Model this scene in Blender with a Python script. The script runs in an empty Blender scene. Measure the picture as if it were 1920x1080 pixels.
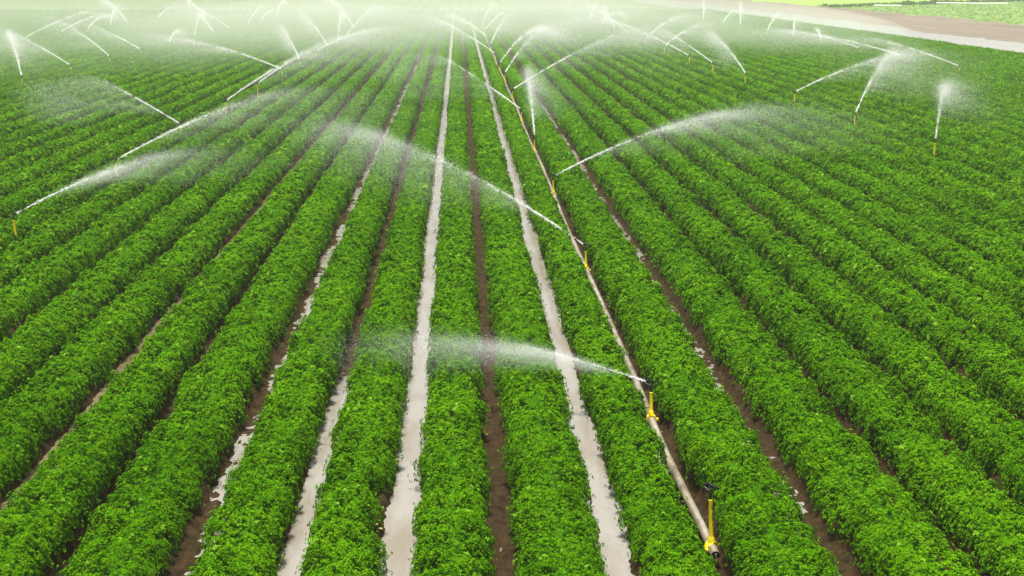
import bpy, math
import numpy as np
R = math.radians
sc = bpy.context.scene

# ------------------------------------------------------------------ camera
F_PX, CAM_H = 2500.0, 5.4
PITCH = math.atan(587 / 2500)
YAW = math.atan(101 / 2500 * math.cos(PITCH))
cam_data = bpy.data.cameras.new("camera")
cam = bpy.data.objects.new("camera", cam_data)
sc.collection.objects.link(cam)
cam.location = (0, 0, CAM_H)
cam.rotation_euler = (math.pi / 2 - PITCH, 0, -YAW)
cam_data.sensor_width = 36.0
cam_data.lens = F_PX / 1920 * 36
cam_data.clip_start, cam_data.clip_end = 0.1, 6000
sc.camera = cam

# ------------------------------------------------------------------ sky, sun, exposure
SUN_EL, SUN_AZ = R(83), R(-140)          # azimuth measured from +Y towards +X
world = bpy.data.worlds.new("World")
sc.world = world
world.use_nodes = True
wn, wl = world.node_tree.nodes, world.node_tree.links
wn.clear()
sky = wn.new("ShaderNodeTexSky")
sky.sky_type = 'NISHITA'
sky.sun_disc = False
sky.sun_elevation, sky.sun_rotation = SUN_EL, SUN_AZ
sky.dust_density, sky.air_density, sky.ozone_density = 5.0, 1.0, 1.0
hsv = wn.new("ShaderNodeHueSaturation")
hsv.inputs["Saturation"].default_value = 0.0       # overcast: nearly grey
bg = wn.new("ShaderNodeBackground")
bg.inputs["Strength"].default_value = 0.076
wo = wn.new("ShaderNodeOutputWorld")
wl.new(sky.outputs[0], hsv.inputs["Color"])
wl.new(hsv.outputs[0], bg.inputs["Color"])
wl.new(bg.outputs[0], wo.inputs["Surface"])
sun_data = bpy.data.lights.new("sun", 'SUN')
sun_data.energy, sun_data.angle, sun_data.color = 3.9, R(12), (1, .97, .92)
sun = bpy.data.objects.new("sun", sun_data)
sc.collection.objects.link(sun)
sun.rotation_euler = (math.pi / 2 - SUN_EL, 0, math.pi - SUN_AZ)
vs = sc.view_settings
vs.view_transform, vs.look, vs.gamma, vs.use_curve_mapping = 'Standard', 'None', 1.0, False
vs.exposure = 0.95
cy = sc.cycles
cy.max_bounces, cy.diffuse_bounces, cy.glossy_bounces = 6, 3, 2
cy.transmission_bounces, cy.volume_bounces, cy.transparent_max_bounces = 3, 1, 8

# ------------------------------------------------------------------ helpers
rng = np.random.default_rng(7)
fwd = np.array([math.sin(YAW) * math.cos(PITCH), math.cos(YAW) * math.cos(PITCH), -math.sin(PITCH)])
rgt = np.array([math.cos(YAW), -math.sin(YAW), 0.0])


def tag(o, label=None, cat=None, group=None, kind=None):
    if label: o["label"] = label
    if cat: o["category"] = cat
    if group: o["group"] = group
    if kind: o["kind"] = kind
    return o


def link(name, me, parent=None):
    o = bpy.data.objects.new(name, me)
    sc.collection.objects.link(o)
    if parent is not None:
        o.parent = parent
    return o


def mesh_np(name, verts, faces, mats, smooth=False, mat_index=None):
    """verts (n,3), faces: list of (m,k) int arrays -> mesh data"""
    me = bpy.data.meshes.new(name)
    verts = np.ascontiguousarray(verts, dtype=np.float32)
    me.vertices.add(len(verts))
    me.vertices.foreach_set("co", verts.ravel())
    faces = [np.asarray(f, dtype=np.int32) for f in faces if len(f)]
    tot = np.concatenate([np.full(len(f), f.shape[1], np.int32) for f in faces])
    idx = np.concatenate([f.ravel() for f in faces])
    start = np.zeros(len(tot), np.int32)
    np.cumsum(tot[:-1], out=start[1:])
    me.loops.add(len(idx))
    me.loops.foreach_set("vertex_index", idx)
    me.polygons.add(len(tot))
    me.polygons.foreach_set("loop_start", start)
    me.polygons.foreach_set("loop_total", tot)
    if mat_index is not None:
        me.polygons.foreach_set("material_index", np.asarray(mat_index, np.int32))
    me.polygons.foreach_set("use_smooth", np.full(len(tot), bool(smooth)))
    for m in mats:
        me.materials.append(m)
    me.update(calc_edges=True)
    return me


def _hash(i, j, seed):
    n = (i.astype(np.int64) * 374761393 + j.astype(np.int64) * 668265263 + seed * 974711) & 0x7fffffff
    n = ((n ^ (n >> 13)) * 1274126177) & 0x7fffffff
    n = ((n ^ (n >> 15)) * 69069 + 1) & 0x7fffffff
    return (n & 0xffff) / 65535.0


def vnoise(x, y, seed=0):
    """smooth value noise, about -1..1"""
    xi, yi = np.floor(x), np.floor(y)
    fx, fy = x - xi, y - yi
    fx, fy = fx * fx * (3 - 2 * fx), fy * fy * (3 - 2 * fy)
    a, b = _hash(xi, yi, seed), _hash(xi + 1, yi, seed)
    c, d = _hash(xi, yi + 1, seed), _hash(xi + 1, yi + 1, seed)
    return 2 * ((a * (1 - fx) + b * fx) * (1 - fy) + (c * (1 - fx) + d * fx) * fy) - 1


def grid_faces(nr, nc):
    i = np.arange(nr - 1)[:, None] * nc + np.arange(nc - 1)[None, :]
    i = i.ravel()
    return np.stack([i, i + 1, i + nc + 1, i + nc], 1)


class Geo:
    """collects simple solids into one mesh"""
    def __init__(s): s.v, s.f, s.n = [], [], 0
    def add(s, v, f):
        s.v.append(np.asarray(v, float)); s.f += [tuple(int(q) + s.n for q in p) for p in f]; s.n += len(v)
        return s
    def ring_tube(s, pts, radii, seg=12, cap=True):
        pts = np.asarray(pts, float); k = len(pts)
        d = np.gradient(pts, axis=0); d /= np.linalg.norm(d, axis=1)[:, None] + 1e-9
        ref = np.array([1., 0, 0]) if abs(d[0][0]) < .8 else np.array([0, 0, 1.])
        vs_ = []
        for p, t, r in zip(pts, d, radii):
            a = np.cross(t, ref); a /= np.linalg.norm(a); b = np.cross(t, a)
            th = np.arange(seg) * 2 * math.pi / seg
            vs_.append(p + r * (np.cos(th)[:, None] * a + np.sin(th)[:, None] * b))
        f = []
        for i in range(k - 1):
            for j in range(seg):
                j2 = (j + 1) % seg
                f.append((i * seg + j, i * seg + j2, (i + 1) * seg + j2, (i + 1) * seg + j))
        if cap:
            f.append(tuple(range(seg))[::-1]); f.append(tuple((k - 1) * seg + q for q in range(seg)))
        return s.add(np.concatenate(vs_), f)
    def box(s, c, size, rz=0.0):
        x, y, z = np.array(size) / 2
        v = np.array([[sx * x, sy * y, sz * z] for sz in (-1, 1) for sy in (-1, 1) for sx in (-1, 1)])
        cr, sr = math.cos(rz), math.sin(rz)
        v = np.stack([v[:, 0] * cr - v[:, 1] * sr, v[:, 0] * sr + v[:, 1] * cr, v[:, 2]], 1) + np.array(c)
        return s.add(v, [(0, 2, 3, 1), (4, 5, 7, 6), (0, 1, 5, 4), (2, 6, 7, 3), (0, 4, 6, 2), (1, 3, 7, 5)])
    def build(s, name, mat, parent=None, smooth=True):
        me = bpy.data.meshes.new(name)
        me.from_pydata(np.concatenate(s.v).tolist(), [], s.f)
        me.materials.append(mat)
        me.polygons.foreach_set("use_smooth", [smooth] * len(me.polygons))
        if smooth:
            try: me.set_sharp_from_angle(angle=R(40))
            except Exception: pass
        me.update()
        return link(name, me, parent)


# ------------------------------------------------------------------ materials
def new_mat(name):
    m = bpy.data.materials.new(name); m.use_nodes = True
    n, l = m.node_tree.nodes, m.node_tree.links
    p = n["Principled BSDF"]
    return m, n, l, p


def ramp(n, stops):
    r = n.new("ShaderNodeValToRGB")
    e = r.color_ramp.elements
    while len(e) < len(stops): e.new(0.5)
    for q, (pos, col) in zip(e, stops):
        q.position = pos; q.color = (*col, 1)
    return r


def noise(n, l, scale, detail=4, rough=.6, stretch=None):
    t = n.new("ShaderNodeTexNoise")
    t.inputs["Scale"].default_value = scale; t.inputs["Detail"].default_value = detail
    t.inputs["Roughness"].default_value = rough
    g = n.new("ShaderNodeNewGeometry")
    if stretch:
        v = n.new("ShaderNodeVectorMath"); v.operation = 'MULTIPLY'; v.inputs[1].default_value = stretch
        l.new(g.outputs["Position"], v.inputs[0]); l.new(v.outputs[0], t.inputs["Vector"])
    else:
        l.new(g.outputs["Position"], t.inputs["Vector"])
    return t


def bump(n, l, src, p, dist=.02, strength=.6):
    b = n.new("ShaderNodeBump"); b.inputs["Distance"].default_value = dist; b.inputs["Strength"].default_value = strength
    l.new(src, b.inputs["Height"]); l.new(b.outputs[0], p.inputs["Normal"])


def leaf_material(name, dark, mid, light, trans=.16):
    m, n, l, p = new_mat(name)
    g = n.new("ShaderNodeNewGeometry")
    t = noise(n, l, 3.0, 3)
    mx = n.new("ShaderNodeMath"); mx.operation = 'MULTIPLY_ADD'
    mx.inputs[1].default_value = .55; mx.inputs[2].default_value = -.06
    ad = n.new("ShaderNodeMath"); ad.operation = 'MULTIPLY_ADD'; ad.inputs[1].default_value = .5
    l.new(g.outputs["Random Per Island"], mx.inputs[0])
    l.new(t.outputs["Fac"], ad.inputs[0]); l.new(mx.outputs[0], ad.inputs[2])
    tb = noise(n, l, .33, 3)                       # broad patches of paler and deeper growth
    a2 = n.new("ShaderNodeMath"); a2.operation = 'MULTIPLY_ADD'; a2.inputs[1].default_value = .55; a2.inputs[2].default_value = -.275
    a3 = n.new("ShaderNodeMath"); a3.operation = 'ADD'
    l.new(tb.outputs["Fac"], a2.inputs[0]); l.new(a2.outputs[0], a3.inputs[0]); l.new(ad.outputs[0], a3.inputs[1])
    ad = a3
    r = ramp(n, [(.08, dark), (.5, mid), (.92, light)])
    l.new(ad.outputs[0], r.inputs["Fac"])
    l.new(r.outputs["Color"], p.inputs["Base Color"])
    p.inputs["Roughness"].default_value = .5
    p.inputs["Specular IOR Level"].default_value = 0.0
    tr = n.new("ShaderNodeBsdfTranslucent")
    br = n.new("ShaderNodeHueSaturation"); br.inputs["Value"].default_value = 1.5; br.inputs["Saturation"].default_value = 1.1
    l.new(r.outputs["Color"], br.inputs["Color"]); l.new(br.outputs[0], tr.inputs["Color"])
    ms = n.new("ShaderNodeMixShader"); ms.inputs[0].default_value = trans
    l.new(p.outputs[0], ms.inputs[1]); l.new(tr.outputs[0], ms.inputs[2])
    l.new(ms.outputs[0], n["Material Output"].inputs["Surface"])
    return m


M_LEAF = leaf_material("crop_leaf", (.021, .078, .001), (.068, .20, .0015), (.17, .36, .004))
M_SPRIG = leaf_material("new_growth", (.09, .24, .01), (.15, .33, .02), (.24, .40, .04))
M_PALE = leaf_material("pale_leaf", (.07, .15, .03), (.11, .21, .045), (.15, .26, .06))
M_BUSH = leaf_material("bush_leaf", (.03, .08, .01), (.05, .13, .015), (.08, .18, .02))


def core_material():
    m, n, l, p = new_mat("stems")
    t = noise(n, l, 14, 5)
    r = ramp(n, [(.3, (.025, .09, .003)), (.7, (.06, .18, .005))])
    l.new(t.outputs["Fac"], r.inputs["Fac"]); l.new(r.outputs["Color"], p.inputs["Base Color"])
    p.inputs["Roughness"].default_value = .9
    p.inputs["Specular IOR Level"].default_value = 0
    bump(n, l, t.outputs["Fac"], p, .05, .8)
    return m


M_CORE = core_material()


def soil_material(name, a, b, scale=9, rough=.75, stretch=None, wet=True):
    m, n, l, p = new_mat(name)
    t = noise(n, l, scale, 8, .65, stretch)
    r = ramp(n, [(.28, a), (.72, b)])
    l.new(t.outputs["Fac"], r.inputs["Fac"]); l.new(r.outputs["Color"], p.inputs["Base Color"])
    if wet:
        t2 = noise(n, l, 2.2, 3)
        rr = ramp(n, [(.35, (.55,) * 3), (.65, (rough,) * 3)]); p.inputs["Specular IOR Level"].default_value = .06
        l.new(t2.outputs["Fac"], rr.inputs["Fac"]); l.new(rr.outputs["Color"], p.inputs["Roughness"])
    else:
        p.inputs["Roughness"].default_value = rough
    t3 = noise(n, l, scale * 5, 6, .7)
    bump(n, l, t3.outputs["Fac"], p, .02, .9)
    return m


M_SOIL = soil_material("wet_soil", (.012, .0075, .003), (.056, .036, .014))
M_GROUND = soil_material("ground_soil", (.10, .062, .03), (.2, .135, .07), 1.5, .9, None, False)
M_ROAD = soil_material("dirt_road", (.105, .083, .058), (.19, .155, .11), .9, .9, (1.6, .05, 1), False)
M_FARSOIL = soil_material("far_field", (.075, .125, .025), (.12, .17, .045), .5, .9, (1.0, .03, 1), False)
M_LIME = soil_material("lime_field", (.16, .29, .025), (.22, .36, .05), .12, .9, None, False)
M_PATCH = soil_material("young_field", (.11, .2, .03), (.17, .27, .06), .6, .9, (1.0, .05, 1), False)


def water_material(name, col, silt=None):
    m, n, l, p = new_mat(name)
    t = noise(n, l, 1.1, 4, .55, (2.2, .55, 1))
    r = ramp(n, [(.36, silt or tuple(c * .94 for c in col)), (.56, col)])
    l.new(t.outputs["Fac"], r.inputs["Fac"]); l.new(r.outputs["Color"], p.inputs["Base Color"])
    p.inputs["Roughness"].default_value = .025
    p.inputs["IOR"].default_value = 1.40
    t2 = noise(n, l, 11, 3, .5, (1, .6, 1))
    bump(n, l, t2.outputs["Fac"], p, .004, .10)
    return m


M_WATER = water_material("muddy_water", (.25, .235, .205), (.19, .165, .125))
M_TRACK = water_material("track_water", (.70, .69, .66))  # pale muddy water, with the white sky reflection painted into its base colour
M_BROWNWATER = water_material("brown_water", (.16, .125, .07), (.09, .065, .03))


def simple(name, col, rough=.5, metal=0.0, var=.15, scale=20):
    m, n, l, p = new_mat(name)
    t = noise(n, l, scale, 4)
    r = ramp(n, [(.3, tuple(c * (1 - var) for c in col)), (.7, tuple(min(1, c * (1 + var)) for c in col))])
    l.new(t.outputs["Fac"], r.inputs["Fac"]); l.new(r.outputs["Color"], p.inputs["Base Color"])
    p.inputs["Roughness"].default_value = rough; p.inputs["Metallic"].default_value = metal
    return m


M_YELLOW = simple("yellow_plastic", (1.0, .73, .015), .4)
M_BLACK = simple("black_plastic", (.012, .012, .013), .4)
M_BRASS = simple("brown_coupler", (.2, .14, .075), .5, .3)
M_STONE = simple("clod", (.2, .15, .07), .9, 0, .35, 30)
M_DRYLEAF = simple("dry_leaf", (.62, .36, .2), .7)
M_STRAW = simple("straw", (.45, .34, .15), .8)


def pipe_material():
    m, n, l, p = new_mat("aluminium_pipe")
    t = noise(n, l, 5, 6, .7, (1, .35, 1))
    r = ramp(n, [(.34, (.17, .125, .07)), (.5, (.40, .345, .255)), (.72, (.64, .60, .52))])
    l.new(t.outputs["Fac"], r.inputs["Fac"]); l.new(r.outputs["Color"], p.inputs["Base Color"])
    p.inputs["Metallic"].default_value = .5
    p.inputs["Roughness"].default_value = .34
    return m


M_PIPE = pipe_material()
M_WHITEPIPE = simple("white_pipe", (.78, .77, .72), .45)


def spray_material():
    m, n, l, p = new_mat("water_spray")
    p.inputs["Base Color"].default_value = (.99, .99, .99, 1)
    p.inputs["Roughness"].default_value = .3
    tr = n.new("ShaderNodeBsdfTranslucent"); tr.inputs["Color"].default_value = (.99, .99, .99, 1)
    ms = n.new("ShaderNodeMixShader"); ms.inputs[0].default_value = .5
    l.new(p.outputs[0], ms.inputs[1]); l.new(tr.outputs[0], ms.inputs[2])
    l.new(ms.outputs[0], n["Material Output"].inputs["Surface"])
    return m


M_SPRAY = spray_material()

# ------------------------------------------------------------------ field layout
K0, K1 = -70, 36
FX = {-5: -4.58, -4: -3.62, -3: -2.51, -2: -1.55, -1: -.58, 0: .36, 1: 1.42, 2: 2.33, 3: 3.41, 4: 4.52}
for k in range(5, K1 + 1): FX[k] = 4.52 + (k - 4) * 1.011
for k in range(-6, K0 - 1, -1): FX[k] = -4.58 + (k + 5) * 1.011
GAP = {-7: .17, -6: .15, -5: .185, -4: .13, -3: .165, -2: .13, -1: .155, 0: .13, 1: .16, 2: .115, 3: .18, 4: .145, 5: .165}
Y_END = 197.5
EDGE_R = FX[K1] + .2


def sheet(name, x0, x1, y0, y1, z, mat, nx=2, ny=2, wob=0.0, kind="structure"):
    x = np.linspace(x0, x1, nx); y = np.linspace(y0, y1, ny)
    X, Y = np.meshgrid(x, y)
    if wob:
        X = X.copy()
        X[:, 0] += wob * vnoise(y * .12, y * 0, 3) + .4 * wob * vnoise(y * .5, y * 0, 8)
        X[:, -1] += wob * vnoise(y * .10, y * 0, 5) + .6 * wob * vnoise(y * .6, y * 0, 9)
    V = np.stack([X, Y, np.full_like(X, z)], -1).reshape(-1, 3)
    o = link(name, mesh_np(name, V, [grid_faces(ny, nx)], [mat]))
    return tag(o, kind=kind)


sheet("ground", -1500, 1500, -30, 3500, -.02, M_GROUND, 30, 40)

# soil between the near beds: clods, banks, furrow bottoms
def soil_height(X, Y):
    z = np.full_like(X, .17)
    for k in range(-8, 11):
        d = np.abs(X - FX[k] - .02 * vnoise(Y * .35, Y * 0 + k, 21))
        half = .11 + .05 * vnoise(Y * .8, Y * 0 + k * 3.1, 22)
        zz = np.clip((d - half) / .16, 0, 1)
        z = np.minimum(z, zz * zz * (3 - 2 * zz) * .17)
    for k, sg in ((-3, -1), (3, 1)):                 # mud slumped to one side of these furrows
        q = np.clip(.5 + (X - FX[k]) * sg * 4.5, 0, 1) * (np.abs(X - FX[k]) < .33)
        z += q * (.055 + .03 * vnoise(Y * .6, Y * 0, 90 + k))
        z += (np.abs(X - FX[k]) < .33) * .03 * vnoise(Y * 1.1, Y * 0, 95 + k)
    z += .022 * vnoise(X * 9, Y * 9, 1) + .055 * np.abs(vnoise(X * 15, Y * 12, 2)) - .004 + .014 * vnoise(X * 31, Y * 27, 4)
    z += .016 * vnoise(X * 2.5, Y * .9, 5)
    return z


xs = []
for k in range(-8, 11):
    xs.append(np.arange(FX[k] - .34, FX[k] + .35, .034))
xs = np.sort(np.concatenate(xs)); xs = xs[np.concatenate([[True], np.diff(xs) > .012])]
ys = [8.0]
while ys[-1] < 130: ys.append(ys[-1] + max(.035, .0026 * ys[-1] * max(1, ys[-1] / 30)))
ys = np.array(ys)
X, Y = np.meshgrid(xs, ys)
Z = soil_height(X, Y)
Z[:, 0] = Z[:, -1] = -.015
soil = link("field_soil", mesh_np("field_soil", np.stack([X, Y, Z], -1).reshape(-1, 3), [grid_faces(len(ys), len(xs))], [M_SOIL], True))
tag(soil, kind="structure")
# the rest of the field's soil, flat under closed leaves
sheet("field_soil", FX[K0] - .5, FX[-8] - .33, 8, Y_END, .06, M_SOIL, 3, 60)
sheet("field_soil", FX[10] + .36, EDGE_R, 8, Y_END, .06, M_SOIL, 3, 60)
sheet("field_soil", FX[-8] - .32, FX[10] + .35, 129.5, Y_END, .06, M_SOIL, 3, 30)


def furrow_water(k, x0, x1, y0, y1, z, mat):
    n = int((y1 - y0) * 4) + 2
    y = np.linspace(y0, y1, n)
    w = vnoise(y * .7, y * 0, 40 + k) * .03
    zz = z + .006 * vnoise(y * .15, y * 0, 60 + k) - .09 * np.clip((y - y1 + 2.5) / 2.5, 0, 1) ** 1.5
    V = np.stack([np.stack([np.full(n, FX[k] + x0) - w, y, zz], 1), np.stack([np.full(n, FX[k] + x1) + w, y, zz], 1)], 1).reshape(-1, 3)
    tag(link("furrow_water", mesh_np("furrow_water", V, [grid_faces(n, 2)], [mat], True)), kind="structure")


furrow_water(-1, -.27, .27, 8.5, 170, .092, M_WATER)
furrow_water(1, -.27, .27, 8.5, 160, .092, M_WATER)
furrow_water(-2, -.25, .25, 8.5, 18.2, .078, M_WATER)
furrow_water(-3, -.28, .28, 8.5, 90, .064, M_WATER)
furrow_water(-5, -.27, .27, 8.5, 60, .083, M_BROWNWATER)
furrow_water(-7, -.2, .2, 14, 90, .05, M_WATER)
furrow_water(3, -.28, .28, 8.5, 60, .058, M_WATER)
furrow_water(2, -.22, .0, 13.5, 18.5, .062, M_WATER)

# ------------------------------------------------------------------ crop rows
H_CAN = .40


def in_view(x, y, z, mx=1.12, pad=1.2):
    vx, vy, vz = x, y, z - CAM_H
    d = vx * fwd[0] + vy * fwd[1] + vz * fwd[2]
    u = vx * rgt[0] + vy * rgt[1]
    return (d > 2) & (np.abs(u) < d * .384 + pad)


NOTCH = [(-2, 1, 12.55, .35, .22), (-2, 1, 11.75, .3, .16), (2, -1, 15.0, .4, .10), (2, -1, 12.6, .5, .07), (-3, 1, 13.2, .4, .07), (0, -1, 12.6, .3, .06), (-1, 1, 11.9, .3, .06)]


def canopy(r, y, a):
    """point on the leaf surface of row r; a 0..pi over the arch"""
    far = (.06 if r > 4 or r < -5 else .0) * np.clip((y - 25) / 40, 0, 1)
    xl = FX[r] + far + GAP.get(r, .185); xr = FX[r + 1] - (.185 if r == 1 else GAP.get(r + 1, .185)) - far
    xl = xl + .045 * vnoise(y * 2.6, y * 0 + r * 2.3, 11) + .03 * vnoise(y * 7, y * 0 + r, 12)
    xr = xr + .045 * vnoise(y * 2.6, y * 0 + r * 2.3, 13) + .03 * vnoise(y * 7, y * 0 + r, 14)
    for (nr_, side, yc, hl, dep_) in NOTCH:
        if nr_ == r:
            e = dep_ * np.exp(-((y - yc) / hl) ** 4)
            if side > 0: xr = xr - e
            else: xl = xl + e
    hw = (xr - xl) / 2; cx = (xr + xl) / 2
    ca, sa = np.cos(a), np.sin(a)
    ux = np.sign(ca) * np.abs(ca) ** .62
    uz = np.abs(sa) ** .62
    x = cx + hw * ux
    lump = .15 * np.abs(vnoise(x * 4.0 + 31 * r, y * 4.0, 15)) + .16 * np.abs(vnoise(x * 8.5 + 31 * r, y * 8.5, 16)) - .085
    lump = lump * (1 - .55 * np.clip((y - 18) / 25, 0, 1))
    weak = np.clip(vnoise(y * .9 + 17 * r, y * 0 + r * 5.1, 18) - .62, 0, 1)      # a weak plant here and there
    xl = xl + .25 * weak * (r % 2); xr = xr - .25 * weak * ((r + 1) % 2)
    h = H_CAN - .35 * weak + .04 * vnoise(y * .5, y * 0 + r * 1.7, 17) + lump
    z = .07 + (h + .02) * uz
    x = x + lump * ca * .4
    return x, z, ca, sa


def make_leaves(c, nrm, rad, nl, tri=False):
    """fronds: nl leaflets spread round each centre"""
    N = len(c)
    t1 = np.cross(nrm, np.array([.3, .9, .1])); t1 /= np.linalg.norm(t1, axis=1)[:, None]
    t2 = np.cross(nrm, t1)
    th0 = rng.random(N) * 6.283
    out = []
    for k in range(nl):
        th = th0 + k * 6.283 / nl + rng.normal(0, .25, N)
        d = np.cos(th)[:, None] * t1 + np.sin(th)[:, None] * t2
        pz = -np.sin(th)[:, None] * t1 + np.cos(th)[:, None] * t2
        Lr = (rad * rng.uniform(.65, 1.15, N))[:, None]
        droop = rng.uniform(-.1, .75, N)[:, None]
        base = c + d * Lr * .08
        tip = c + d * Lr - nrm * Lr * droop
        mid = c + d * Lr * .55 + nrm * Lr * .12
        w = Lr * (.26 if nl > 6 else .34)
        if tri:
            out.append(np.stack([base - pz * w * .4, tip - pz * w, tip + pz * w + nrm * w * .3], 1))
        else:
            out.append(np.stack([base, mid - pz * w, tip, mid + pz * w], 1))
    q = 3 if tri else 4
    V = np.concatenate(out).reshape(-1, 3)
    return V, np.arange(len(V)).reshape(-1, q)


LOD = [(9.0, 15, .0235, .95), (15, 22, .030, .95), (22, 32, .044, .95), (32, 46, .064, .95), (46, 62, .09, .9),
       (62, 100, .105, .8), (100, 140, .13, .75), (140, 198, .17, .7)]


def crop_row(r):
    xc = (FX[r] + FX[r + 1]) / 2
    V, Fq, Ft, SQ, n0 = [], [], [], [], 0
    # --- leafy core under the fronds
    ya = [8.0]
    while ya[-1] < Y_END: ya.append(ya[-1] + max(.09, min(2.2, .006 * ya[-1] * max(1, ya[-1] / 40))))
    ya[-1] = Y_END
    y = np.array(ya)
    vis = in_view(np.full_like(y, xc), y, .3, pad=4)
    y = y[vis] if vis.any() else y[-3:]
    an = np.linspace(.02, math.pi - .02, 9)
    A, YY = np.meshgrid(an, y)
    x, z, ca, sa = canopy(r, YY, A)
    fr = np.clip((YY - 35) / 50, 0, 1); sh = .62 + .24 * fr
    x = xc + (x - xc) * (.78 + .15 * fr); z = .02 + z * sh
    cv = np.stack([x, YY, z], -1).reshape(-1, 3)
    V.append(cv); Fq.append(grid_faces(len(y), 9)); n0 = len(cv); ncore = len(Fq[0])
    # --- fronds
    for (d0, d1, rad, lai) in LOD:
        y0, y1 = max(d0 - 1, 8.2), min(d1 - 1, Y_END)
        nl, tri = (7, False) if d1 <= 34 else ((5, False) if d1 <= 62 else (3, True))
        dens = lai * 1.45 / (math.pi * rad * rad * (.42 if not tri else .42))
        n = int(dens * (1.9 if d0 < 60 else 1.35) * (y1 - y0))
        yy = rng.uniform(y0, y1, n)
        yy = np.clip(yy * (1 + rng.normal(0, .07, n)), 8.3, Y_END)
        m = in_view(np.full(n, xc), yy, .3)
        yy = yy[m]; n = len(yy)
        if n == 0: continue
        a = np.arccos(np.clip(rng.uniform(-1, 1, n) * .999, -1, 1))
        a = np.where(rng.random(n) < .38, rng.uniform(.05, math.pi - .05, n), a)
        x, z, ca, sa = canopy(r, yy, a)
        if d0 < 60:
            kp = np.abs(vnoise(x * 8.5 + 31 * r, yy * 8.5, 16)) * 1.5 + np.abs(vnoise(x * 4.0 + 31 * r, yy * 4.0, 15)) * .5 + .22
            m = rng.random(n) < kp
            x, z, ca, sa, yy, a = x[m], z[m], ca[m], sa[m], yy[m], a[m]; n = len(x)
        dep = np.minimum(np.abs(rng.normal(0, .03, n)), .09)
        pop = rng.random(n) < .04
        dep[pop] = -rng.uniform(.0, .05, pop.sum())
        c = np.stack([x - ca * dep, yy, z - sa * dep], 1)
        nr = np.stack([ca * 1.35, np.full(n, -.06), .02 + sa * 1.0], 1) + rng.normal(0, .30, (n, 3))
        nr /= np.linalg.norm(nr, axis=1)[:, None]
        v, f = make_leaves(c, nr, np.full(n, rad) * rng.uniform(.8, 1.25, n), nl, tri)
        V.append(v); (Ft if tri else Fq).append(f + n0); n0 += len(v)
        if d1 <= 46:                                   # paler new shoots standing a little proud
            q = np.nonzero((rng.random(n) < .004) & (z > .3))[0]
            if len(q):
                v, f = make_leaves(c[q] + nr[q] * rng.uniform(.02, .06, len(q))[:, None], nr[q] + rng.normal(0, .2, (len(q), 3)), np.full(len(q), rad) * rng.uniform(.9, 1.5, len(q)), nl)
                V.append(v); SQ.append((len(Fq), len(f))); Fq.append(f + n0); n0 += len(v)
    faces = Fq + Ft
    nf = sum(len(f) for f in faces)
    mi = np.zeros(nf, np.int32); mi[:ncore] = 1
    offs = np.concatenate([[0], np.cumsum([len(f) for f in faces])])
    for i_, m_ in SQ: mi[offs[i_]:offs[i_] + m_] = 2
    return link("crop_row", mesh_np("crop_row", np.concatenate(V), faces, [M_LEAF, M_CORE, M_SPRIG], False, mi))


ORD = ["nearest", "second", "third", "fourth", "fifth", "sixth", "seventh", "eighth", "ninth", "tenth", "eleventh", "twelfth",
       "thirteenth", "fourteenth", "fifteenth", "sixteenth", "seventeenth", "eighteenth", "nineteenth"]
TENS = {20: "twentieth", 30: "thirtieth", 40: "fortieth", 50: "fiftieth", 60: "sixtieth", 70: "seventieth"}
TENW = {20: "twenty", 30: "thirty", 40: "forty", 50: "fifty", 60: "sixty", 70: "seventy"}


def ordinal(n):
    if n == 1: return "first"
    if n < 20: return ORD[n - 1]
    t = n // 10 * 10
    return TENS[t] if n % 10 == 0 else TENW[t] + "-" + ("first" if n % 10 == 1 else ORD[n % 10 - 1])


ROW_LABEL = {2: "bushy green crop row along the right side of the irrigation pipe",
             1: "bushy green crop row between right flooded furrow and irrigation pipe",
             0: "bushy green crop row between dry middle furrow and right flooded furrow",
             -1: "bushy green crop row between left flooded furrow and dry middle furrow",
             -2: "bushy green crop row on the left bank of the left flooded furrow",
             -3: "bushy green crop row between puddled left furrow and half flooded furrow"}
for r in range(K0, K1):
    o = crop_row(r)
    if r in ROW_LABEL: lb = ROW_LABEL[r]
    elif r > 2: lb = "bushy green crop row, %s to the right of the irrigation pipe" % ordinal(r - 1)
    else: lb = "bushy green crop row, %s to the left of the left flooded furrow" % ordinal(-r - 1)
    tag(o, lb, "crop row", "green crop rows running to the horizon")

# ------------------------------------------------------------------ right side: flooded track, road, next field
sheet("flooded_track", EDGE_R + .1, 46.3, 20, 330, .012, M_TRACK, 3, 260, 1.3)
sheet("dirt_road", EDGE_R - .6, 60.5, 10, 700, -.008, M_ROAD, 12, 60)
sheet("young_field", 60.0, 420, 10, 330, -.002, M_PATCH, 8, 30, .5)
sheet("far_field", -420, EDGE_R + 1.5, Y_END + 4, 1200, -.004, M_FARSOIL, 30, 40)


def track_ridges():
    g = []
    for (x, w, h) in ((47.6, .5, .12), (49.2, .35, .10), (50.6, .35, .08), (53.0, .6, .10), (59.4, 1.1, .45)):
        n = 300; y = np.linspace(30, 330, n)
        cx = x + .3 * vnoise(y * .08, y * 0 + x, 31)
        pr = np.linspace(-1, 1, 7)
        X = cx[:, None] + pr[None] * w
        Z = h * (1 - pr ** 2)[None] * (.7 + .45 * vnoise(X * 1.4, np.repeat(y[:, None] * .8, 7, 1), 33)) - .012
        g.append((np.stack([X, np.repeat(y[:, None], 7, 1), Z], -1).reshape(-1, 3), grid_faces(n, 7)))
    V, F, k = [], [], 0
    for v, f in g: V.append(v); F.append(f + k); k += len(v)
    tag(link("road_ruts", mesh_np("road_ruts", np.concatenate(V), F, [M_ROAD], True)), kind="structure")


sheet("headland", -12, EDGE_R, Y_END + .5, 216, .004, M_ROAD, 3, 30, .8)
track_ridges()
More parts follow.
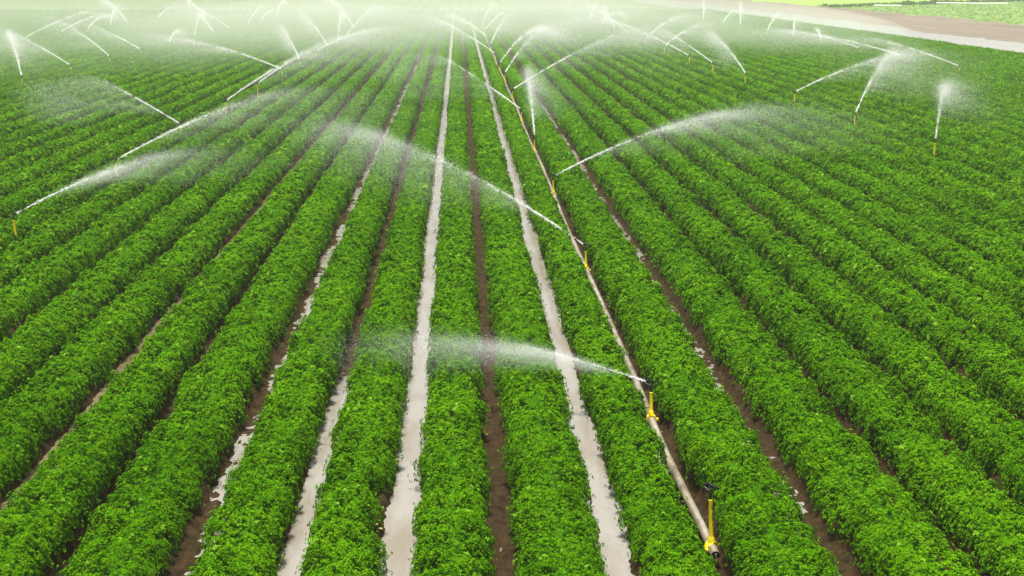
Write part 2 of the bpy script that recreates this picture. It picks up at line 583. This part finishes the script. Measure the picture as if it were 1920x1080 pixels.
# lime field beyond the hedge line (from (62, 226) to (120, 285))
HA, HB = np.array([60.6, 226.0]), np.array([150.0, 312.0])
hd = (HB - HA) / np.linalg.norm(HB - HA); hn = np.array([-hd[1], hd[0]])
p = [HA, HA + hd * 600, HA + hd * 600 + hn * 900, HA + np.array([0, 900.])]
tag(link("lime_field", mesh_np("lime_field", np.array([[q[0], q[1], .02] for q in p]), [np.array([[0, 1, 2, 3]])], [M_LIME])), kind="structure")


def leaf_lump(n, sx, sy, sz, rad):
    u = rng.normal(0, 1, (n, 3)); u /= np.linalg.norm(u, axis=1)[:, None]
    u *= (rng.random(n) ** .4)[:, None]
    c = u * np.array([sx, sy, sz]) + np.array([0, 0, sz * .9]); c[:, 2] = np.abs(c[:, 2])
    c[:, 2] *= 1 + .25 * vnoise(c[:, 0] * 2, c[:, 1] * 2, 71)
    nr = u + np.array([0, 0, .5]) + rng.normal(0, .3, (n, 3)); nr /= np.linalg.norm(nr, axis=1)[:, None]
    return make_leaves(c, nr, np.full(n, rad), 4)


# low weeds along the hedge line, with single bushes on it
v_all, f_all, k = [], [], 0
for s in np.arange(0, 120, .8):
    pt = HA + hd * s
    v, f = leaf_lump(10, .8, .8, .25 + .12 * rng.random(), .3)
    v_all.append(v + np.array([pt[0], pt[1], 0])); f_all.append(f + k); k += len(v)
tag(link("weed_strip", mesh_np("weed_strip", np.concatenate(v_all), f_all, [M_BUSH])), "strip of dull green weeds between young field and lime field", "weeds", kind="stuff")
BUSH = [(30.2, "dark round bush leftmost on the weedy edge of the lime field", 1.0), (36.5, "small dark bush, second from left on the weedy lime field edge", .8),
        (41.0, "wide dark bush, third from left on the weedy lime field edge", 1.1), (45.5, "dark low bush, fourth from left on the weedy lime field edge", .9),
        (57.5, "dark bush standing alone near the white pipe on the weedy edge", .9), (68.0, "dark bush rightmost on the weedy edge of the lime field", 1.0)]
for s, lb, sz in BUSH:
    v, f = leaf_lump(260, 1.3 * sz, 1.0 * sz, .42 * sz, .22)
    b = link("bush", mesh_np("bush", v, [f], [M_BUSH]))
    pt = HA + hd * s; b.location = (pt[0], pt[1], 0)
    tag(b, lb, "bush", "bushes on the edge of the lime field")

# the young crop of the two outer fields: thin broken drills of tiny plants, past counting
def drills(name, x0, x1, y0, y1, step, n_per_m, rad, mat, edge=None):
    V, F, k = [], [], 0
    for x in np.arange(x0, x1, step):
        n = int((y1 - y0) * n_per_m)
        yy = rng.uniform(y0, y1, n); xx = x + rng.normal(0, .12, n)
        m = in_view(xx, yy, .1, pad=4)
        if edge is not None:
            m &= ((xx - HA[0]) * hn[0] + (yy - HA[1]) * hn[1]) < -.5
        xx, yy = xx[m], yy[m]; n = len(xx)
        if not n: continue
        nr = np.array([0, -.2, 1.]) + rng.normal(0, .4, (n, 3)); nr /= np.linalg.norm(nr, axis=1)[:, None]
        v, f = make_leaves(np.stack([xx, yy, rng.uniform(.03, .16, n)], 1), nr, rng.uniform(.7, 1.3, n) * rad, 3, True)
        V.append(v); F.append(f + k); k += len(v)
    return link(name, mesh_np(name, np.concatenate(V), F, [mat]))


tag(drills("young_crop", 61.5, 135, 60, 300, 1.6, 2.2, .22, M_PALE, 1), "pale green young crop beyond the dirt road", "young crop", kind="stuff")
tag(drills("sparse_crop", -135, 36, Y_END + 8, 330, 2.02, .9, .26, M_PALE), "pale thin crop of the far field behind the green rows", "sparse crop", kind="stuff")

# ------------------------------------------------------------------ sprinklers
def sprinkler(tall=0.0, fat=1.0):
    t = link("sprinkler", None)
    z1 = .40 + tall
    g = Geo()
    g.ring_tube([(0, 0, .11), (0, 0, .15), (0, 0, .17), (0, 0, .19), (0, 0, z1 - .02), (0, 0, z1), (0, 0, z1 + .004)],
                [q_ * fat for q_ in (.036, .032, .024, .020, .018, .020, .015)])
    g.build("riser", M_YELLOW, t)
    g = Geo()                                                  # saddle ring round the pipe, with two bolts
    th = np.linspace(-.25, math.pi + .25, 18)
    for (ro, ri, hw) in ((.064, .0475, .035),):
        vs_ = []
        for a in th:
            for (rr, yy) in ((ri, -hw), (ro, -hw), (ro, hw), (ri, hw)):
                vs_.append((rr * math.cos(a), yy, .06 + rr * math.sin(a)))
        fs = []
        for i in range(len(th) - 1):
            for j in range(4):
                j2 = (j + 1) % 4
                fs.append((i * 4 + j, i * 4 + j2, i * 4 + 4 + j2, i * 4 + 4 + j))
        fs += [(0, 3, 2, 1), tuple(len(vs_) - 4 + q for q in (0, 1, 2, 3))]
        g.add(vs_, fs)
    g.box((.073, 0, .055), (.022, .05, .024)); g.box((-.073, 0, .055), (.022, .05, .024))
    g.build("clamp", M_YELLOW, t)
    g = Geo()                                                  # black impact head; nozzle points to +Y
    g.ring_tube([(0, 0, z1 + .004), (0, 0, z1 + .05), (0, 0, z1 + .055), (0, 0, z1 + .09), (0, 0, z1 + .10)], [.013, .013, .02, .02, .012])
    g.ring_tube([(0, -.02, z1 + .10), (0, -.02, z1 + .155), (0, .012, z1 + .17), (0, .03, z1 + .16), (0, .03, z1 + .10)], [.007] * 5, 8)
    hd_ = g.build("head", M_BLACK, t)
    g = Geo(); g.ring_tube([(0, .005, z1 + .08), (0, .04, z1 + .095), (0, .075, z1 + .112)], [.014, .013, .008], 10); g.build("nozzle", M_BLACK, hd_)
    g = Geo(); g.box((.012, -.035, z1 + .135), (.016, .10, .018), .12); g.box((.02, .045, z1 + .13), (.03, .05, .03), .5)
    g.ring_tube([(0, -.008, z1 + .125), (0, -.008, z1 + .15)], [.016, .016], 10); g.build("impact_arm", M_BLACK, hd_)
    return t, hd_


def copy_tree(o, parent=None):
    c = o.copy(); sc.collection.objects.link(c)
    if parent is not None: c.parent = parent
    for ch in list(o.children): copy_tree(ch, c)
    return c


NZ = .59          # nozzle height over a riser's foot
JETS = {
    'C': [(2.3, 15.35, 288, 15.0, 12.5, 0.135), (2.28, 23.78, 321.0, 19.0, 17.0, 0.41), (2.3, 32.46, 55.5, 19.0, 15.0, 0.42), (2.29, 40.69, 0.0, 22.0, 17.0, 0.32), (2.29, 49.17, 310.5, 28.0, 19.0, 0.21), (2.33, 58.11, 54.0, 25.0, 19.0, 0.34), (2.36, 68.16, 19.5, 25.0, 15.0, 0.38), (2.32, 75.73, 16.5, 19.0, 17.0, 0.76), (2.31, 85.16, 316.5, 25.0, 19.0, 0.32), (2.29, 97.21, 10.5, 19.0, 19.0, 0.44), (2.19, 107.31, 337.5, 19.0, 17.0, 0.44), (2.3, 122.06, 22.5, 22.0, 19.0, 0.28), (2.42, 136.79, 12.0, 25.0, 17.0, 0.34)],
    'L': [(-8.81, 26.53, 18.0, 10.0, 17.0, 0.29), (-8.82, 34.63, 37.5, 19.0, 17.0, 0.32), (-8.96, 43.26, 289.5, 28.0, 17.0, 0.18), (-8.88, 51.49, 48.0, 28.0, 19.0, 0.28), (-8.86, 59.73, 36.0, 25.0, 15.0, 0.41), (-8.94, 68.61, 295.5, 19.0, 17.0, 0.44), (-9.02, 76.47, 339.0, 28.0, 17.0, 0.24), (-9.08, 85.71, 30.0, 16.0, 17.0, 0.42), (-8.87, 92.25, 337.5, 25.0, 17.0, 0.35), (-8.96, 100.71, 357.0, 22.0, 15.0, 0.93), (-9.03, 108.86, 16.5, 22.0, 23.0, 0.29), (-9.17, 118.45, 345.0, 19.0, 21.0, 0.79)],
    'M': [(-20.69, 64.33, 337.5, 25.0, 15.0, 0.42), (-20.55, 72.35, 291.0, 28.0, 19.0, 0.24), (-20.58, 80.48, 313.5, 25.0, 19.0, 0.3), (-20.37, 88.02, 303.0, 22.0, 19.0, 0.24), (-20.22, 96.36, 354.0, 13.0, 15.0, 0.62), (-20.63, 106.46, 354.0, 22.0, 15.0, 0.96), (-20.52, 114.44, 336.0, 22.0, 17.0, 0.29), (-20.37, 122.46, 313.5, 25.0, 17.0, 0.4), (-21.02, 134.63, 1.5, 16.0, 21.0, 0.48), (-21.21, 144.16, 6.0, 22.0, 11.0, 0.44), (-21.99, 159.19, 358.5, 25.0, 13.0, 0.74)],
    'N': [(-33.17, 105.13, 45.0, 25.0, 17.0, 0.35), (-33.54, 114.95, 21.0, 19.0, 17.0, 0.34), (-33.17, 122.97, 358.5, 16.0, 15.0, 0.64), (-33.15, 130.8, 351.0, 22.0, 17.0, 0.35), (-32.44, 136.58, 331.5, 22.0, 17.0, 0.56), (-34.29, 153.7, 3.0, 16.0, 19.0, 0.29), (-36.87, 183.57, 331.5, 22.0, 15.0, 0.34)],
    'R': [(13.77, 38.09, 21.0, 25.0, 11.0, 0.81), (13.52, 45.77, 25.5, 19.0, 19.0, 0.41), (13.6, 54.42, 60.0, 19.0, 17.0, 0.36), (13.99, 64.71, 354.0, 22.0, 17.0, 0.35), (13.81, 72.76, 327.0, 25.0, 19.0, 0.24), (13.52, 79.67, 304.5, 25.0, 19.0, 0.36), (13.99, 90.65, 31.5, 19.0, 15.0, 0.42), (14.4, 101.5, 30.0, 19.0, 17.0, 0.44), (14.36, 110.96, 324.0, 28.0, 19.0, 0.32), (14.56, 122.33, 355.5, 22.0, 19.0, 0.29), (14.54, 133.23, 21.0, 19.0, 13.0, 0.83), (14.22, 144.48, 9.0, 16.0, 19.0, 0.44)],
    'Q': [(26.08, 69.67, 271.5, 22.0, 17.0, 0.29), (26.22, 79.17, 301.5, 16.0, 19.0, 0.38), (26.12, 87.48, 267.0, 19.0, 17.0, 0.18), (26.5, 97.66, 10.5, 13.0, 15.0, 0.42), (26.25, 105.55, 13.5, 19.0, 23.0, 0.21), (26.32, 114.78, 21.0, 19.0, 17.0, 0.36), (26.94, 127.06, 10.5, 22.0, 19.0, 0.35), (26.98, 135.77, 21.0, 16.0, 17.0, 0.29), (27.43, 147.53, 9.0, 28.0, 17.0, 0.26)],
}
LINE = {'C': "on the central pipe", 'L': "in the first line left of the pipe", 'M': "in the second line left of the pipe",
        'N': "in the third line left of the pipe", 'R': "in the first line right of the pipe", 'Q': "in the second line right of the pipe"}
LX = {'C': 2.3, 'L': -8.91, 'M': -20.54, 'N': -33.17, 'R': 13.79, 'Q': 26.29}
proto, _ = sprinkler()
tall_proto, _ = sprinkler(.16, 1.3)
end_proto, _ = sprinkler(.15)
# stencilled marks down the near riser (worn, unreadable dashes and strokes)
g = Geo()
for (z, w, h, dx) in ((.50, .014, .006, 0), (.485, .004, .02, -.005), (.465, .016, .005, .001), (.452, .005, .016, .004), (.425, .006, .010, 0), (.412, .014, .004, .002), (.395, .004, .02, .003),
                      (.375, .005, .026, -.004), (.352, .013, .005, 0), (.335, .004, .018, .005), (.30, .008, .012, 0)):
    g.box((dx, -.0195, z), (w, .005, h))
mk = g.build("stencil", M_BLACK, [c for c in end_proto.children if c.name.startswith("riser")][0], False)
end_proto.location = (2.345, 11.62, 0.08); end_proto.rotation_euler = (0, R(-4.5), R(40))
tag(end_proto, "tall yellow sprinkler with black stencil marks at near pipe end, not spraying", "sprinkler", "sprinklers on the field")
pos = {}
used = set()
WIND = np.array([1.5, .15, 0.0])


MISTS = []


def path(t, al, v):
    a = math.radians(al)
    return v * math.cos(a) * t * (1 - .10 * t), v * math.sin(a) * t * (1 - .1 * t) - 4.4 * t * t


def tets(c, s, rg):
    n = len(c)
    base = np.array([[1, 1, 1], [1, -1, -1], [-1, 1, -1], [-1, -1, 1]], float) * .62
    ax = rg.normal(0, 1, (n, 3)); ax /= np.linalg.norm(ax, axis=1)[:, None]
    an = rg.random(n) * 6.283
    K = base[None] * np.cos(an)[:, None, None] + np.cross(ax[:, None, :], base[None]) * np.sin(an)[:, None, None] + ax[:, None, :] * (base[None] @ ax[:, :, None]) * (1 - np.cos(an))[:, None, None]
    V = (c[:, None, :] + K * s[:, None, None]).reshape(-1, 3)
    i = np.arange(n)[:, None] * 4
    F = np.concatenate([i + np.array([[0, 1, 2]]), i + np.array([[0, 3, 1]]), i + np.array([[0, 2, 3]]), i + np.array([[1, 3, 2]])])
    return V, F


def water_jet(x, y, nz, phi, al, v, T, label, seed, gain=1.0, mist=1.0):
    rg = np.random.default_rng(seed)
    D = math.hypot(x, y); px = D / 1333.0
    ph = math.radians(phi); dr = np.array([math.sin(ph), math.cos(ph), 0]); sd = np.array([dr[1], -dr[0], 0])
    n0 = np.array([x, y, nz]) + dr * .08 + np.array([0, 0, .02])
    Te = min(T * 1.03, 1.1)
    # --- the stream
    tt = np.linspace(0, Te, 60); hx, hz = path(tt, al, v)
    P = n0 + hx[:, None] * dr + np.array([0, 0, 1.]) * hz[:, None]
    view = np.array([x, y, -CAM_H]); view = view / np.linalg.norm(view)
    seg = np.diff(P, axis=0); Lp = np.linalg.norm(seg - (seg @ view)[:, None] * view, axis=1).sum() / px
    width = .9 + 16.0 / D
    s = np.clip(.42 * px, .003, .08)
    n = int(gain * Lp * width * .85 / (.5 * (s / px) ** 2)) + 300
    n = min(n, 30000)
    if n < 2600: s *= math.sqrt(n / 2600); n = 2600
    t = Te * rg.random(n) ** 1.15
    lo = vnoise(t * 38 + seed, t * 0, 7) * .5 + vnoise(t * 90 + seed, t * 0, 9) * .5      # ragged strands
    g0 = rg.uniform(.4, .6) * Te; gw = rg.uniform(.05, .12) * Te         # break cut by the impact arm
    gaps = ((t > g0) & (t < g0 + gw)) | ((t > g0 + .32 * Te) & (t < g0 + .32 * Te + gw * .4))
    keep = ~gaps | (rg.random(n) < .2)
    keep &= rg.random(n) < np.clip(1.0 - .9 * (t / Te) ** 1.1, 0, 1) * np.clip(.72 + 1.0 * lo, .12, 1)
    t, lo = t[keep], lo[keep]; n = len(t)
    hx, hz = path(t, al, v)
    sp = .004 + .22 * px + .045 * (t / .4) ** 1.3
    off = rg.normal(0, 1, (n, 2)) * sp[:, None] * rg.choice([.6, 1.0, 1.7], (n, 1), p=[.5, .35, .15])
    C = n0 + (hx)[:, None] * dr + off[:, :1] * sd
    C[:, 2] += hz + off[:, 1] - .15 * np.abs(rg.normal(0, 1, n)) * (t / .5) ** 1.6
    C += WIND * (np.abs(rg.normal(0, .10, n)) * t)[:, None]
    m = C[:, 2] > .12; C = C[m]
    V, F = tets(C, np.full(len(C), s) * rg.uniform(.6, 1.2, len(C)), rg)
    o = link("water_jet", mesh_np("water_jet", V, [F], [M_SPRAY]))
    tag(o, label, "water jet", "water jets thrown by the sprinklers")
    # --- the mist that drifts off it: fine drops, thinning to nothing
    rp = .075
    plume = (Lp + 14) * (.30 * Lp + 1.2 / px)
    nm = min(int(mist * plume * .105 / (3.14 * rp ** 2)) + 400, 220000)
    fan = .3 if D < 16 else (rg.uniform(.4, .65) if mist <= 1 else .75)
    t = Te * (.15 + 1.0 * rg.beta(1.7, 1.7, nm))
    wide = rg.random(nm) < fan
    tau = np.where(wide, rg.exponential(.5, nm), rg.exponential(.09, nm))
    hx, hz = path(t, al, v)
    hx2, _ = path(t + .35 * (1 - np.exp(-tau / .35)), al, v)
    C = n0 + hx2[:, None] * dr
    C[:, 2] += hz - .9 * tau * (1 - np.exp(-tau / .3))
    C += WIND * tau[:, None] * rg.uniform(.5, 1.3, nm)[:, None]
    C += rg.normal(0, 1, (nm, 3)) * np.where(wide, .05 + .14 * t / .5 + .22 * tau, .02 + .06 * t / .4 + .1 * tau)[:, None]
    # ragged density: drifting wisps
    u = hx + 0 * t
    wisp = .62 + .5 * vnoise(u * 1.6 + C[:, 0] * .5, C[:, 2] * 3 + C[:, 1] * .7, seed)
    m = (C[:, 2] > .3) & (rg.random(nm) < np.exp(-np.maximum(0, t / Te - 1) * 1.8) * np.clip(wisp, .05, 1)); C = C[m]
    me = bpy.data.meshes.new("mist")
    me.vertices.add(len(C)); me.vertices.foreach_set("co", C.astype(np.float32).ravel())
    me.attributes.new("radius", 'FLOAT', 'POINT').data.foreach_set("value", (rp * np.hypot(C[:, 0], C[:, 1]) / 1333 * rg.uniform(.5, 1.3, len(C))).astype(np.float32))
    me.materials.append(M_SPRAY)
    MISTS.append(link("mist", me, o))
    return o


seed = 100
FAN = {("C", 0): 1.6, ("C", 3): 2.2, ("C", 6): 1.5, ("C", 7): 2.2, ("R", 0): 1.8, ("R", 1): 2.2, ("R", 3): 1.6, ("M", 0): 2.2, ("M", 1): 1.6, ("L", 2): 1.6,
       ("N", 3): 2.0, ("N", 4): 1.8, ("L", 10): 2.0, ("R", 5): 1.6, ("R", 9): 1.8, ("L", 6): 1.5}
for ln, rows in JETS.items():
    for i, (x, y, phi, al, v, T) in enumerate(rows):
        nth = i + 1 + (1 if ln == 'C' else 0)
        word = "nearest" if nth == 1 else ordinal(nth)
        src = proto if ln == 'C' else tall_proto
        s = copy_tree(src) if src in used else src
        used.add(src)
        xx = LX[ln] + (x - LX[ln]) * .4
        zz = .08
        s.location = (xx, y, zz)
        s.rotation_euler = (0, R(-1.5), 0)
        for c in s.children:
            if c.name.startswith("head"): c.rotation_euler = (0, 0, -R(phi))
        tag(s, "yellow riser sprinkler, %s from the front %s" % (word, LINE[ln]), "sprinkler", "sprinklers on the field")
        pos.setdefault(ln, []).append((xx, y))
        seed += 1
        water_jet(xx, y, NZ if ln == "C" else NZ + .16, phi, al, v, T, "white water jet from the %s sprinkler %s" % (word, LINE[ln]), seed, 1.0, FAN.get((ln, i), 1.0))

for o in bpy.context.view_layer.objects: o.select_set(False)
for o in MISTS: o.select_set(True)
bpy.context.view_layer.objects.active = MISTS[0]
bpy.ops.object.convert(target='POINTCLOUD')
for o in list(bpy.context.selected_objects): o.select_set(False)

# risers without a jet: outer fields
def far_riser(x, y, label, group, h=.75):
    g = Geo(); g.ring_tube([(0, 0, 0), (0, 0, .06), (0, 0, .08), (0, 0, h), (0, 0, h + .01), (0, 0, h + .10)], [.05, .05, .03, .028, .035, .03], 8)
    o = g.build("sprinkler", M_YELLOW); o.location = (x, y, 0)
    return tag(o, label, "sprinkler", group)


FARP = [(61.9, 153, 0)]
first = None
for (xl, side) in ((-45.5, 'l'), (-33, 'l'), (-20, 'l'), (-6.6, 'c'), (6.3, 'r'), (19, 'r')):
    for j in range(11):
        yy = 206 + j * 8.6
        lb = {'l': "small yellow riser in the pale far field, left of the middle", 'c': "small yellow riser in the line straight behind the middle green rows",
              'r': "small yellow riser in the pale far field, right of the middle"}[side]
        if first is None:
            first = far_riser(xl, yy, lb, "risers in the pale far field"); o = first
        else:
            o = first.copy(); sc.collection.objects.link(o); o.location = (xl + rng.normal(0, .15), yy, 0); o["label"] = lb
RIGHTP = [(59.6, 148.0), (59.7, 160.2), (60.5, 174.5), (74.1, 178.6), (75.0, 193.8), (61.5, 202.9), (74.6, 205.4), (73.5, 215.2), (61.2, 215.6), (75.4, 233.4), (94.2, 236.6), (98.5, 254.0)]
for i, (x, y) in enumerate(RIGHTP):
    o = first.copy(); sc.collection.objects.link(o); o.location = (x, y, 0); o.scale = (1.1, 1.1, 1.15)
    o["label"] = "idle yellow riser in the young field beyond the dirt road, %s nearest" % ("very" if i == 0 else ordinal(i + 1))
    o["group"] = "risers in the young field beyond the road"

# ------------------------------------------------------------------ irrigation pipes
cy_list = [11.42] + [p_[1] for p_ in pos['C']]
cx_list = [2.345] + [p_[0] for p_ in pos['C']]
for i in range(len(cy_list) - 1):
    a = np.array([cx_list[i], cy_list[i] + (.0 if i == 0 else .30), .14]); b = np.array([cx_list[i + 1], cy_list[i + 1] - .02 + .31, .14])
    n = 14; q = np.linspace(0, 1, n)[:, None]
    P = a + (b - a) * q
    P[:, 0] += .018 * np.sin(q[:, 0] * math.pi) * (1 if i % 2 else -1)
    P[:, 2] += .012 * np.sin(q[:, 0] * math.pi * 2 + i)
    g = Geo()
    if i == 0:                                                 # open near end: outer and inner wall
        g.ring_tube(P, [.046] * n, 18, False)
        g.ring_tube([P[0], P[0] + np.array([0, .25, 0])], [.042, .042], 18, False)
        th = np.arange(18) * 2 * math.pi / 18
        ro = np.stack([P[0][0] + .046 * np.cos(th), np.full(18, P[0][1]), P[0][2] + .046 * np.sin(th)], 1)
        ri = np.stack([P[0][0] + .042 * np.cos(th), np.full(18, P[0][1]), P[0][2] + .042 * np.sin(th)], 1)
        g.add(np.concatenate([ro, ri]), [(j, (j + 1) % 18, 18 + (j + 1) % 18, 18 + j) for j in range(18)])
    else:
        g.ring_tube(P, [.046] * n, 16, True)
    o = g.build("irrigation_pipe", M_PIPE)
    lb = "muddy aluminium pipe section with open end, lying nearest" if i == 0 else "aluminium pipe section from the %s sprinkler to the %s" % (ordinal(i + 1), ordinal(i + 2))
    tag(o, lb, "irrigation pipe", "pipe sections laid end to end in the furrow")
    g = Geo(); g.ring_tube([b + np.array([0, -.25, 0]), b + np.array([0, -.24, 0]), b + np.array([0, -.06, 0]), b + np.array([0, -.05, 0])], [.048, .056, .056, .048], 16)
    g.build("coupler", M_BRASS, o)
    if i == 0:
        g = Geo(); g.ring_tube([a + np.array([0, .03, 0]), a + np.array([0, .06, 0])], [.0415, .0415], 16); g.build("end_plug", M_BLACK, o)
        g = Geo(); g.box(a + np.array([.0, -.006, -.012]), (.012, .03, .07)); g.build("latch", M_PIPE, o)


def lay_pipe(name, a, b, r, mat, label, group):
    a, b = np.array(a, float), np.array(b, float)
    n = max(4, int(np.linalg.norm(b - a) / 2)); q = np.linspace(0, 1, n)[:, None]
    P = a + (b - a) * q; P[:, 2] += .02 * np.sin(q[:, 0] * 9)
    g = Geo(); g.ring_tube(P, [r] * n, 10)
    return tag(g.build(name, mat), label, "pipe", group)


lay_pipe("main_pipe", (-36, 198.8, .42), (-20, 198.9, .42), .10, M_WHITEPIPE, "pale cross pipe at far end of the rows, left in the mist", "cross pipes at the far end of the rows")
lay_pipe("main_pipe", (-6.2, 198.9, .42), (4.4, 199.2, .42), .10, M_WHITEPIPE, "white cross pipe at far end behind the flooded furrows", "cross pipes at the far end of the rows")
lay_pipe("main_pipe", (15.6, 199.1, .42), (20.6, 199.0, .42), .10, M_WHITEPIPE, "short white cross pipe at far end, right of the middle", "cross pipes at the far end of the rows")
lay_pipe("main_pipe", (88.4, 249, .35), (99.5, 243.5, .35), .12, M_WHITEPIPE, "long white pipe lying in young field below the lime field", "white pipes by the lime field")
lay_pipe("main_pipe", (71.5, 232, .3), (75.5, 229.5, .3), .12, M_WHITEPIPE, "short white pipe lying at the corner of the young field", "white pipes by the lime field")

# ------------------------------------------------------------------ small things on the soil
def lump(name, c, rx, ry, rz, mat, label, cat, seed_, rough=.25):
    nu, nv = 18, 10
    V = []
    for i in range(nv + 1):
        for j in range(nu):
            a, b = math.pi * i / nv, 2 * math.pi * j / nu
            V.append((math.sin(a) * math.cos(b), math.sin(a) * math.sin(b), math.cos(a)))
    V = np.array(V)
    k = 1 + rough * vnoise(V[:, 0] * 2 + 9 + V[:, 2], V[:, 1] * 2 + 5 - V[:, 2], seed_)
    V = V * k[:, None] * np.array([rx, ry, rz])
    F = [(i * nu + j, i * nu + (j + 1) % nu, (i + 1) * nu + (j + 1) % nu, (i + 1) * nu + j)[::-1] for i in range(nv) for j in range(nu)]
    g = Geo(); g.add(V, F); o = g.build(name, mat); o.location = c
    return tag(o, label, cat)


lump("clod", (3.38, 15.75, .10), .085, .07, .075, M_STONE, "round yellowish clod in the muddy furrow right of the pipe", "clod", 5)
lump("clod", (-.86, 13.0, .17), .10, .06, .05, M_SOIL, "brown earth clod on the bank left of the flooded furrow", "clod", 8)


def leaf_flat(name, c, L, W, rz, mat, label, cat, group=None):
    n = 7; q = np.linspace(0, 1, n)
    w = W * np.sin(q * math.pi * .94 + .1) * .5
    top = []
    for i in range(n):
        for s_ in (-1, 0, 1):
            top.append((q[i] * L - L / 2, s_ * w[i], .012 * math.sin(q[i] * 3) + (.0 if s_ else -.008) + .012))
    top = np.array(top); bot = top - np.array([0, 0, .003])
    V = np.concatenate([top, bot]); m = len(top); F = []
    for i in range(n - 1):
        for j in range(2):
            a = i * 3 + j
            F += [(a, a + 3, a + 4, a + 1), (m + a, m + a + 1, m + a + 4, m + a + 3)]
        F += [(i * 3, m + i * 3, m + i * 3 + 3, i * 3 + 3), (i * 3 + 2, i * 3 + 5, m + i * 3 + 5, m + i * 3 + 2)]
    g = Geo(); g.add(V, F); o = g.build(name, mat); o.location = c; o.rotation_euler = (R(12), R(-8), rz)
    return tag(o, label, cat, group)


leaf_flat("dry_leaf", (-4.62, 20.5, .11), .14, .09, .6, M_DRYLEAF, "tan dry leaf lying in the brown watery furrow on the left", "leaf")
leaf_flat("dry_leaf", (-.50, 11.55, .092), .035, .012, .1, M_STRAW, "pale leaf floating on left flooded furrow, nearer the middle", "leaf", "pale leaves floating on the water")
leaf_flat("dry_leaf", (-.42, 11.48, .092), .025, .010, 1.0, M_STRAW, "pale leaf floating on left flooded furrow, near its right bank", "leaf", "pale leaves floating on the water")
for j, (dx, dy, rz) in enumerate(((0, 0, .4), (.09, -.14, -.5), (.14, -.2, -.8))):
    leaf_flat("straw", (-.93 + dx, 12.15 + dy, .26 - .02 * j), .075, .02, rz, M_STRAW,
              ("pale straw scrap on crop edge left of the flooded furrow, uppermost", "pale straw scrap on crop edge left of the flooded furrow, middle one",
               "pale straw scrap on crop edge left of the flooded furrow, lowest")[j], "straw", "straw scraps at the crop edge")

# ------------------------------------------------------------------ haze: one closed box, sky outside it
m = bpy.data.materials.new("haze"); m.use_nodes = True
n, l = m.node_tree.nodes, m.node_tree.links
n.clear()
pv = n.new("ShaderNodeVolumePrincipled"); pv.inputs["Color"].default_value = (.86, .89, .80, 1)
pv.inputs["Density"].default_value = .0009
pv.inputs["Anisotropy"].default_value = .1
mo = n.new("ShaderNodeOutputMaterial"); l.new(pv.outputs[0], mo.inputs["Volume"])
g = Geo(); g.box((0, 1730, 3.5), (3100, 3600, 9.0))
tag(g.build("haze", m, None, False), "thin pale haze and drifting spray over the whole field", "haze", kind="stuff")

# drifting banks of spray over the far rows: flattened soft-edged volumes of even density
mm = bpy.data.materials.new("mist_bank"); mm.use_nodes = True
n, l = mm.node_tree.nodes, mm.node_tree.links
n.clear()
pv = n.new("ShaderNodeVolumePrincipled"); pv.inputs["Color"].default_value = (.84, .90, .77, 1)
pv.inputs["Density"].default_value = .0085
mo = n.new("ShaderNodeOutputMaterial"); l.new(pv.outputs[0], mo.inputs["Volume"])
for (x, y, rx, ry, rz, lb) in ((-38, 118, 44, 60, 3.0, "white bank of drifting spray over the far left rows"), (-2, 140, 30, 62, 3.0, "white bank of drifting spray over the far middle rows"),
                              (19, 152, 25, 60, 2.4, "thin white bank of drifting spray over the far right rows"),
                              (-14, 100, 13, 20, 3.4, "small puff of mist beside the jets left of the flooded furrows"), (-40, 84, 15, 15, 3.2, "small puff of mist at the left edge of the far rows"),
                              (8, 112, 10, 17, 3.2, "small puff of mist right of the far pipe line"), (-8, 172, 14, 22, 4.0, "thick puff of mist at the far end of the flooded furrows"),
                              (22, 96, 11, 13, 2.6, "small puff of mist in the second line right of the pipe")):
    nu, nv = 40, 20
    V = np.array([(x + rx * math.sin(math.pi * i / nv) * math.cos(2 * math.pi * j / nu), y + ry * math.sin(math.pi * i / nv) * math.sin(2 * math.pi * j / nu), .6 + rz * math.cos(math.pi * i / nv))
                  for i in range(nv + 1) for j in range(nu)])
    V[:, 2] = np.maximum(V[:, 2], -.5)
    F = [(i * nu + j, (i + 1) * nu + j, (i + 1) * nu + (j + 1) % nu, i * nu + (j + 1) % nu) for i in range(nv) for j in range(nu)]
    g = Geo(); g.add(V, F)
    tag(g.build("mist_bank", mm, None, True), lb, "mist", kind="stuff")
